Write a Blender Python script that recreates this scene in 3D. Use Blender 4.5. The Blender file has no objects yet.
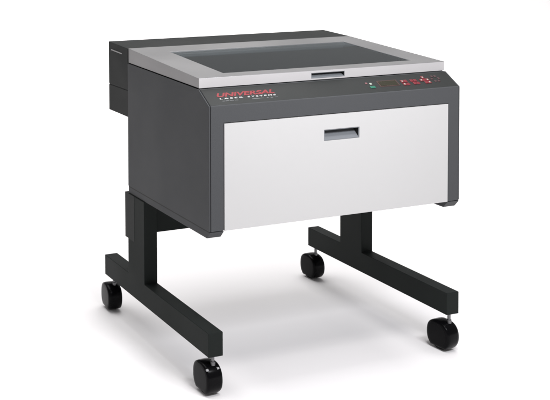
import bpy, bmesh, math, random
from mathutils import Vector, Matrix
random.seed(4)
S = bpy.context.scene
C = S.collection

# ------------------------------------------------------------------ camera
cam = bpy.data.cameras.new('camera'); co = bpy.data.objects.new('camera', cam); C.objects.link(co)
yaw, pitch, roll = -0.3651, -0.0421, -0.0091
fwd = Vector((-math.sin(yaw)*math.cos(pitch), math.cos(yaw)*math.cos(pitch), math.sin(pitch)))
right = Vector((math.cos(yaw), math.sin(yaw), 0)); up = right.cross(fwd)
r2 = right*math.cos(roll)+up*math.sin(roll); u2 = -right*math.sin(roll)+up*math.cos(roll)
m3 = Matrix((r2, u2, -fwd)).transposed()
co.matrix_world = Matrix.Translation((-1.3997, -2.5843, 1.3775)) @ m3.to_4x4()
cam.sensor_width = 36; cam.lens = 1.8616*36; cam.shift_x = 0.3663; cam.shift_y = -0.423
cam.clip_start = 0.05; cam.clip_end = 100
S.camera = co

# ------------------------------------------------------------------ studio light
w = bpy.data.worlds.new('World'); S.world = w; w.use_nodes = True
bg = w.node_tree.nodes['Background']; bg.inputs[0].default_value = (1.0, 0.99, 0.995, 1); bg.inputs[1].default_value = 0.30
def area(name, loc, target, sx, sy, power, col=(1, 1, 1)):
    l = bpy.data.lights.new(name, 'AREA'); l.shape = 'RECTANGLE'; l.size = sx; l.size_y = sy; l.energy = power; l.color = col
    o = bpy.data.objects.new(name, l); C.objects.link(o); o.location = loc
    o.rotation_euler = (Vector(target)-Vector(loc)).to_track_quat('-Z', 'Y').to_euler()
    return o
T = Vector((0.45, 0.35, 0.3))
area('softbox_overhead', T+Vector((-.12, -.50, 1.0)).normalized()*2.6, T, .42, .42, 19, (1, .985, .98))
area('softbox_front', (0.40, -1.25, 1.68), (0.48, 0.0, 0.80), 1.0, .35, 28, (.955, .965, 1))
area('floor_fill', (.5, 2.1, 5.5), (.5, 2.1, 0), 6, 5, 295)  # added unseen lamp, lifts the floor to white
area('backdrop_light', (2.0, 4.6, 4.8), (2.2, 8.3, 0), 3.5, 1.5, 190)
area('backdrop_light', (6.6, 4.6, 4.8), (7.2, 8.3, 0), 3.5, 1.5, 260)
S.view_settings.view_transform = 'Standard'; S.view_settings.look = 'None'
S.view_settings.exposure = 0.0; S.view_settings.gamma = 1.0

# ------------------------------------------------------------------ materials
def mat(name, col, rough=.5, metal=0, spec=.5, bump=0, bscale=900, var=0, vscale=3, coat=0):
    m = bpy.data.materials.new(name); m.use_nodes = True; nt = m.node_tree; b = nt.nodes['Principled BSDF']
    b.inputs['Base Color'].default_value = (*col, 1); b.inputs['Roughness'].default_value = rough
    b.inputs['Metallic'].default_value = metal; b.inputs['Specular IOR Level'].default_value = spec
    b.inputs['Coat Weight'].default_value = coat
    tc = nt.nodes.new('ShaderNodeTexCoord')
    if bump:
        n = nt.nodes.new('ShaderNodeTexNoise'); n.inputs['Scale'].default_value = bscale; n.inputs['Detail'].default_value = 2
        nt.links.new(tc.outputs['Object'], n.inputs['Vector'])
        bp = nt.nodes.new('ShaderNodeBump'); bp.inputs['Strength'].default_value = bump; bp.inputs['Distance'].default_value = .0006
        nt.links.new(n.outputs['Fac'], bp.inputs['Height']); nt.links.new(bp.outputs[0], b.inputs['Normal'])
    if var:
        n = nt.nodes.new('ShaderNodeTexNoise'); n.inputs['Scale'].default_value = vscale; n.inputs['Detail'].default_value = 5
        nt.links.new(tc.outputs['Object'], n.inputs['Vector'])
        mr = nt.nodes.new('ShaderNodeMapRange'); mr.inputs['From Min'].default_value = .3; mr.inputs['From Max'].default_value = .7
        mr.inputs['To Min'].default_value = max(0, rough-var); mr.inputs['To Max'].default_value = rough+var
        nt.links.new(n.outputs['Fac'], mr.inputs['Value']); nt.links.new(mr.outputs[0], b.inputs['Roughness'])
    return m
M = dict(
    floor=mat('white_paper_floor', (.96, .938, .942), .9, spec=.1, bump=.05, bscale=300),
    body=mat('grey_textured_paint', (.070, .0720, .0755), .5, spec=.06, bump=.6, bscale=800, var=.05, vscale=6),
    body_dark=mat('dark_grey_panel_paint', (.032, .0335, .033), .5, spec=.05, bump=.35, bscale=1400, var=.05, vscale=6),
    leg=mat('black_textured_steel', (.0138, .0165, .0155), .55, spec=.08, bump=.35, bscale=1400, var=.05),
    inner=mat('black_inner_paint', (.012, .013, .013), .6, spec=.3),
    drawer=mat('white_drawer_paint', (.50, .495, .492), .38, spec=.4, bump=.08, bscale=700, var=.03),
    silver=mat('brushed_silver_paint', (.285, .280, .282), .42, metal=.6, bump=.12, bscale=900, var=.05, vscale=5),
    overlay=mat('dark_overlay_film', (.024, .0255, .025), .42, spec=.2, bump=.1, bscale=1200, var=.04, vscale=8),
    silver_lit=mat('silver_lit_front', (.58, .565, .57), .4, metal=.35, bump=.08, bscale=900, var=.04, vscale=5),  # lid silver made lighter, frontal light put into the colour
    slot=mat('grey_recess_plastic', (.19, .20, .215), .5),
    plastic=mat('black_glossy_plastic', (.003, .003, .0035), .22, spec=.08, var=.04, vscale=40),
    rubber=mat('black_rubber', (.003, .003, .0032), .45, spec=.09, bump=.1, bscale=400),
    steel=mat('zinc_steel', (.16, .16, .165), .4, metal=1),
    pale=mat('pale_glint', (.42, .42, .43), .35),  # colour of the reflected glints on the caster hood
    bed=mat('work_bed', (.12, .125, .13), .5, metal=.3),
    rail=mat('motion_rail', (.03, .032, .034), .4, metal=.2),
    wall=mat('cabinet_lining', (.62, .65, .66), .55),
    red=mat('red_print', (.22, .008, .015), .45), white=mat('white_print', (.42, .42, .42), .5),
    grey=mat('grey_print', (.15, .155, .16), .5),
    key_red=mat('red_keypad_key', (.15, .008, .016), .4), key_dim=mat('dim_red_key', (.055, .024, .027), .45),
    key_green=mat('green_key', (.01, .12, .075), .4), key_pink=mat('pink_indicator', (.20, .08, .09), .4),
    key_pale=mat('pale_indicator', (.34, .38, .33), .4),
    bezel=mat('screen_bezel', (.045, .020, .017), .4), screen=mat('olive_screen', (.022, .020, .010), .2, coat=.3),
)
# smoked lid glass: tinted see-through with a fresnel reflection
g = bpy.data.materials.new('smoked_glass'); g.use_nodes = True; nt = g.node_tree; nt.nodes.clear()
out = nt.nodes.new('ShaderNodeOutputMaterial'); mx = nt.nodes.new('ShaderNodeMixShader'); fr = nt.nodes.new('ShaderNodeFresnel')
tr = nt.nodes.new('ShaderNodeBsdfTransparent'); gl = nt.nodes.new('ShaderNodeBsdfGlossy')
fr.inputs[0].default_value = 1.45; tr.inputs[0].default_value = (.96, .98, .985, 1); gl.inputs['Roughness'].default_value = .05
gl.inputs['Color'].default_value = (.86, .90, .92, 1)
nt.links.new(fr.outputs[0], mx.inputs[0]); nt.links.new(tr.outputs[0], mx.inputs[1]); nt.links.new(gl.outputs[0], mx.inputs[2]); nt.links.new(mx.outputs[0], out.inputs[0])
M['glass'] = g

# ------------------------------------------------------------------ helpers
def empty(name, loc=(0, 0, 0), parent=None):
    o = bpy.data.objects.new(name, None); C.objects.link(o); o.location = loc; o.empty_display_size = .05
    if parent: o.parent = parent
    return o
def hexa(bm, c):
    """c: 8 corners, bottom ring 0-3 counter-clockwise, top ring 4-7"""
    v = [bm.verts.new(p) for p in c]
    for f in ((3, 2, 1, 0), (4, 5, 6, 7), (0, 1, 5, 4), (1, 2, 6, 5), (2, 3, 7, 6), (3, 0, 4, 7)): bm.faces.new([v[i] for i in f])
def box(bm, x0, x1, y0, y1, z0, z1):
    hexa(bm, [(x0, y0, z0), (x1, y0, z0), (x1, y1, z0), (x0, y1, z0), (x0, y0, z1), (x1, y0, z1), (x1, y1, z1), (x0, y1, z1)])
def prism_x(bm, prof, x0, x1):
    """profile of (y, z) points extruded along x"""
    a = [bm.verts.new((x0, y, z)) for y, z in prof]; b = [bm.verts.new((x1, y, z)) for y, z in prof]; n = len(prof)
    bm.faces.new(a); bm.faces.new(b[::-1])
    for i in range(n): bm.faces.new((a[i], b[i], b[(i+1) % n], a[(i+1) % n]))
def lathe(bm, prof, mtx, n=40):
    """(r, h) points turned about local z and placed by mtx"""
    rings = []
    for r, h in prof:
        rings.append([bm.verts.new(mtx @ Vector((r*math.cos(t*2*math.pi/n), r*math.sin(t*2*math.pi/n), h))) for t in range(n)])
    for a, b in zip(rings, rings[1:]):
        for i in range(n): bm.faces.new((a[i], a[(i+1) % n], b[(i+1) % n], b[i]))
    bm.faces.new(rings[0][::-1]); bm.faces.new(rings[-1])
def link(name, bm, m, parent=None, bevel=0, seg=2, smooth=False, cuts=None):
    bmesh.ops.recalc_face_normals(bm, faces=bm.faces)
    me = bpy.data.meshes.new(name); bm.to_mesh(me); bm.free()
    o = bpy.data.objects.new(name, me); C.objects.link(o)
    for cuts in ([] if cuts is None else cuts if isinstance(cuts, list) else [cuts]):
        me.materials.clear(); bmesh.ops.recalc_face_normals(cuts, faces=cuts.faces)
        cm = bpy.data.meshes.new('cut'); cuts.to_mesh(cm); cuts.free(); cob = bpy.data.objects.new('cut', cm); C.objects.link(cob)
        bo = o.modifiers.new('cut', 'BOOLEAN'); bo.object = cob; bo.operation = 'DIFFERENCE'; bo.solver = 'EXACT'
        dg = bpy.context.evaluated_depsgraph_get(); new = bpy.data.meshes.new_from_object(o.evaluated_get(dg))
        o.modifiers.clear(); o.data = new; new.name = name; bpy.data.objects.remove(cob); me = new
    me.materials.clear(); me.materials.append(M[m])
    if bevel:
        b = o.modifiers.new('bevel', 'BEVEL'); b.width = bevel; b.segments = seg; b.limit_method = 'ANGLE'; b.angle_limit = math.radians(28)
        b.harden_normals = False
        for p in me.polygons: p.use_smooth = True
        wn = o.modifiers.new('normals', 'WEIGHTED_NORMAL'); wn.keep_sharp = True
    if smooth:
        me.set_sharp_from_angle(angle=math.radians(38)) if hasattr(me, 'set_sharp_from_angle') else None
        for p in me.polygons: p.use_smooth = True
    if parent: o.parent = parent
    return o
def bmn(): return bmesh.new()

# ------------------------------------------------------------------ setting: one white sweep, floor and background
bm = bmn(); prof = [(-9 + i*.5, 0) for i in range(34)]
R = 1.2
for i in range(1, 13):
    a = math.radians(90*i/12); prof.append((7.5+R*math.sin(a), R-R*math.cos(a)))
prof.append((8.7, 1.6))
a = [bm.verts.new((-11, y, z)) for y, z in prof]; b = [bm.verts.new((13, y, z)) for y, z in prof]
for i in range(len(prof)-1): bm.faces.new((a[i], b[i], b[i+1], a[i+1]))
fl = link('floor', bm, 'floor', smooth=True); fl['kind'] = 'structure'

# ------------------------------------------------------------------ the machine
W, D = .9, .5745
zb, z1, yc, zc = .4864, .8518, .0656, .8915
zd = .9049                                   # cabinet rim at the rear
root = empty('laser_engraver')
root['label'] = 'dark grey laser engraver with glass lid and white drawer on a black caster stand'
root['category'] = 'laser engraver'

# side panels: sloped shoulder profile
for x0, x1 in ((0, .004), (W-.004, W)):
    bm = bmn(); prism_x(bm, [(.0015, zb+.001), (.0015, z1-.0005), (yc, zc-.0005), (D, zd), (D, zb+.001)], x0, x1)
    link('side_panel', bm, 'body', root, .0012)
# front frame: two posts, the header above the drawer and the sloped control deck folded from one sheet
bm = bmn()
prism_x(bm, [(0, zb), (0, z1), (yc, zc), (yc+.012, zc), (yc+.012, zc-.008), (.030, z1-.020), (.030, zb)], .0052, W-.0052)
cut = bmn(); box(cut, .0478, .8542, -.05, .2, .40, .8003)
console = link('front_frame', bm, 'body', root, .0022, 3, cuts=cut)
# foot rails under the sides, chamfered at the front
for x0, x1 in ((0.0015, .0475), (.8525, .8985)):
    bm = bmn(); prism_x(bm, [(.0005, zb-.0018), (.0197, .4636), (D, .4636), (D, zb-.0018)], x0, x1)
    link('bottom_rail', bm, 'body', root, .0008)
for x0, x1 in ((.0012, .045), (.855, .8988)):
    bm = bmn(); box(bm, x0, x1, .004, D-.0006, zb-.0030, zb+.0030); link('seam', bm, 'inner', root)
# cabinet floor, rear wall, inner shell and deck
bm = bmn(); box(bm, .005, W-.005, .035, D-.002, zb+.002, zb+.008); link('bottom_panel', bm, 'inner', root)
bm = bmn(); box(bm, .0045, W-.0045, D-.004, D, zb+.001, zd); link('rear_panel', bm, 'body', root)
bm = bmn()
for q in ((.03, .034, .085, .565), (.866, .870, .085, .565)): box(bm, q[0], q[1], q[2], q[3], .79, .892)
box(bm, .0345, .8655, .085, .089, .79, .892); box(bm, .0345, .8655, .561, .565, .79, .892)
link('work_area_lining', bm, 'wall', root)
bm = bmn(); box(bm, .03, .87, .085, .565, .780, .789); 
bed = link('work_bed', bm, 'bed', root, .001)
# rulers and honeycomb ribs of the bed
bm = bmn()
for i in range(26): box(bm, .06+i*.0305, .0615+i*.0305, .13, .53, .7892, .7925)
for j in range(14): box(bm, .06, .824, .13+j*.0305, .1315+j*.0305, .7893, .7922)
link('bed_grid', bm, 'rail', bed)
# motion gantry
gan = bmn(); box(gan, .055, .845, .44, .475, .85, .902); gan = link('gantry', gan, 'rail', root, .002)
bm = bmn(); box(bm, .62, .70, .425, .49, .84, .912); link('carriage', bm, 'inner', gan, .003)
bm = bmn(); box(bm, .06, .84, .4375, .4395, .884, .889); link('belt', bm, 'slot', gan)
for x in (.05, .838):
    bm = bmn(); box(bm, x, x+.014, .10, .55, .842, .849); link('side_rail', bm, 'steel', gan)

# drawer with scooped handle
bm = bmn(); box(bm, .0491, .853, -.0008, .02, zb-.0005, .7988)
hx0, hx1, hz0, hz1 = .389, .5165, .7195, .7535
cut = bmn(); prism_x(cut, [(-.02, hz0), (-.0008, hz0), (.0300, hz0), (.0300, hz1), (-.02, hz1)], hx0, hx1)
# wider shell behind the face so the recess can be deep
drawer = link('drawer', bm, 'drawer', root, .0012, 2, cuts=cut)
bm = bmn(); prism_x(bm, [(.0205, zb+.02), (.0205, .78), (.5, .78), (.5, zb+.02)], .056, .846)
cut = bmn(); box(cut, hx0-.004, hx1+.004, .0, .07, hz0-.006, hz1+.006)
link('drawer_box', bm, 'inner', drawer, cuts=cut)
def scoop(parent, x0, x1, z0, z1, y0, depth, m, rimm, t=.002):
    """recessed pull: slanted back, flat top, two end walls"""
    bm = bmn(); i = t
    X0, X1, Z0, Z1 = x0+.0006, x1-.0006, z0+.0006, z1-.0006
    v = [bm.verts.new(p) for p in ((X0, y0, Z0), (X1, y0, Z0), (X1, y0, Z1), (X0, y0, Z1),
                                   (X0+i, y0, Z0+i), (X1-i, y0, Z0+i), (X1-i, y0, Z1-i), (X0+i, y0, Z1-i),
                                   (X0+i, y0+depth, Z1-i), (X1-i, y0+depth, Z1-i))]
    for f in ((0, 1, 5, 4), (1, 2, 6, 5), (2, 3, 7, 6), (3, 0, 4, 7), (4, 5, 9, 8), (7, 8, 9, 6), (4, 8, 7), (5, 6, 9)): bm.faces.new([v[k] for k in f])
    me = bpy.data.meshes.new('handle'); bm.to_mesh(me); bm.free(); o = bpy.data.objects.new('handle', me); C.objects.link(o)
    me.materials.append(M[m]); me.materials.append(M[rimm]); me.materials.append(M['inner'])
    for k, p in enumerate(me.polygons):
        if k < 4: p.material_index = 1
        if k in (5, 7): p.material_index = 2  # recess shade put into colour: black top and right end wall
    o.parent = parent; return o
scoop(drawer, hx0, hx1, hz0, hz1, .0012, .034, 'slot', 'slot')

# lid: sloped silver frame, pull slot in the front edge, smoked glass
def lt(y): t = (y-.0684)/(D-.0684); return .9231+t*(.9559-.9231)
def lb(y): t = (y-.0684)/(D-.0684); return .8942+t*(.9075-.8942)
X0, X1 = .0038, W-.0038
bm = bmn(); prism_x(bm, [(.0684, lb(.0684)), (.0684, lt(.0684)), (D, lt(D)), (D, lb(D))], X0, X1)
cut = bmn(); gx0, gx1, gy0, gy1 = .1121, .8033, .1169, .4805
def ringcut(c):
    hexa(c, [(gx0, gy0, .86), (gx1, gy0, .86), (gx1, gy1, .86), (gx0, gy1, .86), (gx0, gy0, 1), (gx1, gy0, 1), (gx1, gy1, 1), (gx0, gy1, 1)])
ringcut(cut)
sx0, sx1, sz0, sz1 = .390, .5115, .8985, .9155
box(cut, sx0, sx1, .05, .114, sz0, sz1)
cut2 = bmn(); box(cut2, -.1, 1, .03, .0712, .85, .9215)
lid = link('lid', bm, 'silver', root, .0016, 2, cuts=[cut2, cut])
gz = lambda y: lt(y)-.0022
bm = bmn(); e = -.0004
hexa(bm, [(gx0-e, gy0-e, gz(gy0)-.004), (gx1+e, gy0-e, gz(gy0)-.004), (gx1+e, gy1+e, gz(gy1)-.004), (gx0-e, gy1+e, gz(gy1)-.004),
          (gx0-e, gy0-e, gz(gy0)), (gx1+e, gy0-e, gz(gy0)), (gx1+e, gy1+e, gz(gy1)), (gx0-e, gy1+e, gz(gy1))])
link('glass_window', bm, 'glass', lid)
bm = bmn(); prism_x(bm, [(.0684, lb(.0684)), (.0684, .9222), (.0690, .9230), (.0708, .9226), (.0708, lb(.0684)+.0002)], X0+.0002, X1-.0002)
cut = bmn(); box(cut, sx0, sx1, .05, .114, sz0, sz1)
rail = link('lit_front_edge', bm, 'silver_lit', lid, .0003, 2, cuts=cut)  # lid's front face as a thin strip, its lit tone painted in
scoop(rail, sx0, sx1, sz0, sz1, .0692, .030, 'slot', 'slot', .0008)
# dark gasket line between lid and cabinet
bm = bmn(); prism_x(bm, [(.074, zc-.002), (.074, lb(.074)+.001), (D-.006, lb(D)+.0), (D-.006, zd-.002)], .008, .026)
prism_x(bm, [(.074, zc-.002), (.074, lb(.074)+.001), (D-.006, lb(D)+.0), (D-.006, zd-.002)], .874, .892)
prism_x(bm, [(.074, zc-.002), (.074, lb(.074)+.001), (.088, lb(.088)+.001), (.088, zc-.002)], .0265, .8735)
link('gasket', bm, 'inner', root)

# rear housing: lower box and upper cover with a seam between, light trim strip on its side
ex0, ex1, ey0, ey1 = .0014, W-.0014, D+.0012, .7407
bm = bmn(); box(bm, ex0, ex1, ey0, ey1, .7212, .8115)
rear = link('rear_housing', bm, 'body_dark', root, .0015)
bm = bmn(); zt0, zt1 = .9555, .9632
hexa(bm, [(ex0, ey0, .8148), (ex1, ey0, .8148), (ex1, ey1, .8148), (ex0, ey1, .8148), (ex0, ey0, zt0), (ex1, ey0, zt0), (ex1, ey1, zt1), (ex0, ey1, zt1)])
link('top_cover', bm, 'body_dark', rear, .002, 3)
bm = bmn(); box(bm, ex0+.0020, ex1-.0020, ey0+.004, ey1-.0008, .8105, .8160); link('seam', bm, 'inner', rear)
bm = bmn(); hexa(bm, [(ex0-.0015, .622, .9305), (ex0+.001, .622, .9305), (ex0+.001, .716, .9345), (ex0-.0015, .716, .9345),
                      (ex0-.0015, .622, .9345), (ex0+.001, .622, .9345), (ex0+.001, .716, .9385), (ex0-.0015, .716, .9385)])
link('trim_strip', bm, 'silver', rear, .0004)

# stand: two inverted-T legs, brackets, cross beam
lz0, lz1 = .1173, .1886
for side in (0, 1):
    fx = (lambda v: v) if not side else (lambda v: W-v)
    def bx(bm, a, b, *r):
        a, b = sorted((fx(a), fx(b))); box(bm, a, b, *r)
    bm = bmn(); a_, b_ = sorted((fx(-.0028), fx(.0446)))
    prism_x(bm, [(.0029, lz0), (.0029, lz1), (.443, lz1), (.443, .4630), (.5721, .4630), (.5721, lz1), (.7793, lz1), (.7793, lz0)], a_, b_)
    leg = link('leg', bm, 'leg', root, .0018, 3)
    bm = bmn(); bx(bm, -.0034, .030, .519, .5955, .308, .4628)
    link('bracket', bm, 'body_dark', leg, .0012)
bm = bmn(); box(bm, .0450, .855, .458, .476, .353, .4855); link('cross_beam', bm, 'leg', root, .0015)
bm = bmn(); box(bm, .0480, .852, .12, .56, .478, .4855); link('underside_panel', bm, 'inner', root)

# casters: twin wheel, hood, stem
def caster(px, py, rz, stem):
    c = empty('caster', (px, py, 0), root); c.rotation_euler = (0, 0, rz)
    ax = Matrix.Rotation(math.radians(90), 4, 'Y')
    r = .0460
    for s in (-1, 1):
        bm = bmn(); wd = .0215; x = s*.0122
        side = [(.004, -.0016), (.016, -.0012), (.028, 0), (.036, .0012), (r-.0055, .0028), (r-.0022, .0052), (r-.0005, .0085)]
        flat = [(.004, .001), (r-.003, .001), (r-.0008, .003)]
        neg, pos = (side, flat) if s < 0 else (flat, side)      # the outer face is domed
        prof = [(q, -(wd/2-h)) for q, h in neg]+[(q, wd/2-h) for q, h in reversed(pos)]
        lathe(bm, prof, Matrix.Translation((x, 0, r)) @ ax, 48)
        wh = link('wheel', bm, 'rubber', c, smooth=True)
    # hood: a closed rounded shell over both wheels, fuller at the back, open at the floor
    bm = bmn(); n = 44; a0, a1 = math.radians(-52), math.radians(232)
    rows = []
    for x, q in ((-.0262, .70), (-.0258, .86), (-.0240, .945), (-.0205, .985), (-.013, 1), (0, 1.004), (.013, 1), (.0205, .985), (.0240, .945), (.0258, .86), (.0262, .70)):
        ring = []
        for i in range(n+1):
            t = a0+(a1-a0)*i/n; c_, s_ = -math.cos(t), math.sin(t)
            e_ = 2.9 if (c_ > 0 and s_ > 0) else 2.35 if s_ > 0 else 2.15
            k = (abs(c_)**e_+abs(s_)**e_)**(-1/e_)
            rr = .0468*k*q
            ring.append(bm.verts.new((x, c_*rr, max(.0035, r+s_*rr))))
        rows.append(ring)
    for p, q in zip(rows, rows[1:]):
        for k in range(n): bm.faces.new((p[k], p[k+1], q[k+1], q[k]))
        bm.faces.new((p[n], p[0], q[0], q[n]))
    bm.faces.new(rows[0]); bm.faces.new(rows[-1][::-1])
    link('hood', bm, 'plastic', c, smooth=True)
    # stem and its collar sit ahead of the axle
    bm = bmn()
    sx, sy = stem
    lathe(bm, [(.0075, .088), (.0075, .099), (.005, .0995), (.005, .1175)], Matrix.Translation((sx, sy, 0)), 24)
    link('stem', bm, 'steel', c, smooth=True)
    return c
cl = caster(.014, .040, math.radians(2), (.004, -.022))
caster(.010, .750, math.radians(-4), (.005, -.014))
caster(.855, .749, math.radians(3), (.006, -.012))
caster(.863, .030, math.radians(6), (.006, -.020))
# reflection glints on the near caster's hood, built as small pale boxes
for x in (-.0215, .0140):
    bm = bmn(); box(bm, x-.0035, x+.0035, -.0368, -.0310, .0790, .0840); link('painted_glint', bm, 'pale', cl, .0008)

# ------------------------------------------------------------------ console print and keypad, laid on the slope
sl = Vector((0, yc, zc-z1)).normalized(); nrm = Vector((0, -sl.z, sl.y)); org = Vector((0, 0, z1))
def P(u, v, h=0): return Vector((u, 0, 0))+org+sl*v+nrm*h
def pad(name, u0, u1, v0, v1, m, parent, h0=-.0006, h=.0008, bevel=.0004, shear=0):
    bm = bmn()
    hexa(bm, [P(u0, v0, h0), P(u1, v0, h0), P(u1+shear, v1, h0), P(u0+shear, v1, h0), P(u0, v0, h), P(u1, v0, h), P(u1+shear, v1, h), P(u0+shear, v1, h)])
    return link(name, bm, m, parent, bevel)
def text(name, s, u, v, height, width, m, parent, shear=0, bold=0, space=1.0):
    cu = bpy.data.curves.new('t', 'FONT'); cu.body = s; cu.size = 1; cu.shear = shear; cu.offset = bold; cu.extrude = .01; cu.space_character = space
    o = bpy.data.objects.new('t', cu); C.objects.link(o)
    bpy.context.view_layer.update()
    me = bpy.data.meshes.new_from_object(o.evaluated_get(bpy.context.evaluated_depsgraph_get()))
    bpy.data.objects.remove(o)
    xs = [q.co.x for q in me.vertices]; ys = [q.co.y for q in me.vertices]
    kx = width/(max(xs)-min(xs)); ky = height/(max(ys)-min(ys)); mx_, my_ = min(xs), min(ys)
    for q in me.vertices:
        q.co = P(u+(q.co.x-mx_)*kx, v+(q.co.y-my_)*ky, .0007+q.co.z*.02)
    me.name = name; o = bpy.data.objects.new(name, me); C.objects.link(o); me.materials.clear(); me.materials.append(M[m]); o.parent = parent
    return o
text('lettering', 'UNIVERSAL', .044, .0356, .0178, .194, 'red', console, .35, .035)
text('lettering', 'LASER', .047, .0255, .0056, .078, 'white', console, .1, .035, 1.5)
text('lettering', 'SYSTEMS', .140, .0255, .0056, .096, 'white', console, .1, .035, 1.5)
# hairline of faint print below
for u0, u1 in ((.052, .060), (.062, .074), (.076, .090), (.093, .104), (.150, .190), (.200, .206), (.213, .221), (.229, .237)):
    pad('print_line', u0, u1, .0172, .0188, 'grey', console, .0004, .0007, 0)
panel = pad('overlay', .0062, W-.0062, .0028, .0745, 'overlay', console, -.0006, .0003, 0)
bz = pad('screen', .611, .686, .0255, .0540, 'bezel', panel, .0001, .0010, .0004)
pad('display', .616, .681, .0290, .0505, 'screen', bz, .0008, .0014, 0)
pad('button', .573, .592, .0220, .0320, 'key_green', panel, 0, .0022, .001)
pad('indicator', .5665, .5735, .0430, .0500, 'key_pink', panel, 0, .0018, .001)
pad('indicator', .5805, .5885, .0390, .0470, 'key_pale', panel, 0, .0018, .001)
def key(u, v, s=.0052, m='key_red', dot=False):
    k = pad('button', u-s, u+s, v-s, v+s, m, panel, 0, .0020, .0012)
    if dot: pad('indicator', u-.0024, u+.0024, v-.0024, v+.0024, 'key_pale', k, .0012, .0026, .0005)
for u, v, d in ((.7035, .0430, True), (.7165, .0430, False), (.7045, .0290, True), (.7175, .0290, False)): key(u, v, .0058, dot=d)
for u, v in ((.7400, .0430), (.7530, .0430), (.7440, .0300), (.7570, .0300)): key(u, v, .0056)
for u, v, d in ((.789, .0540, True), (.789, .0300, False), (.777, .0420, True), (.801, .0420, True), (.789, .0420, False), (.801, .0300, True)): key(u, v, .0056, dot=d)
for i in range(6):
    t = i*math.pi/3; key(.833+.013*math.cos(t), .044+.013*math.sin(t), .0042, 'key_dim')
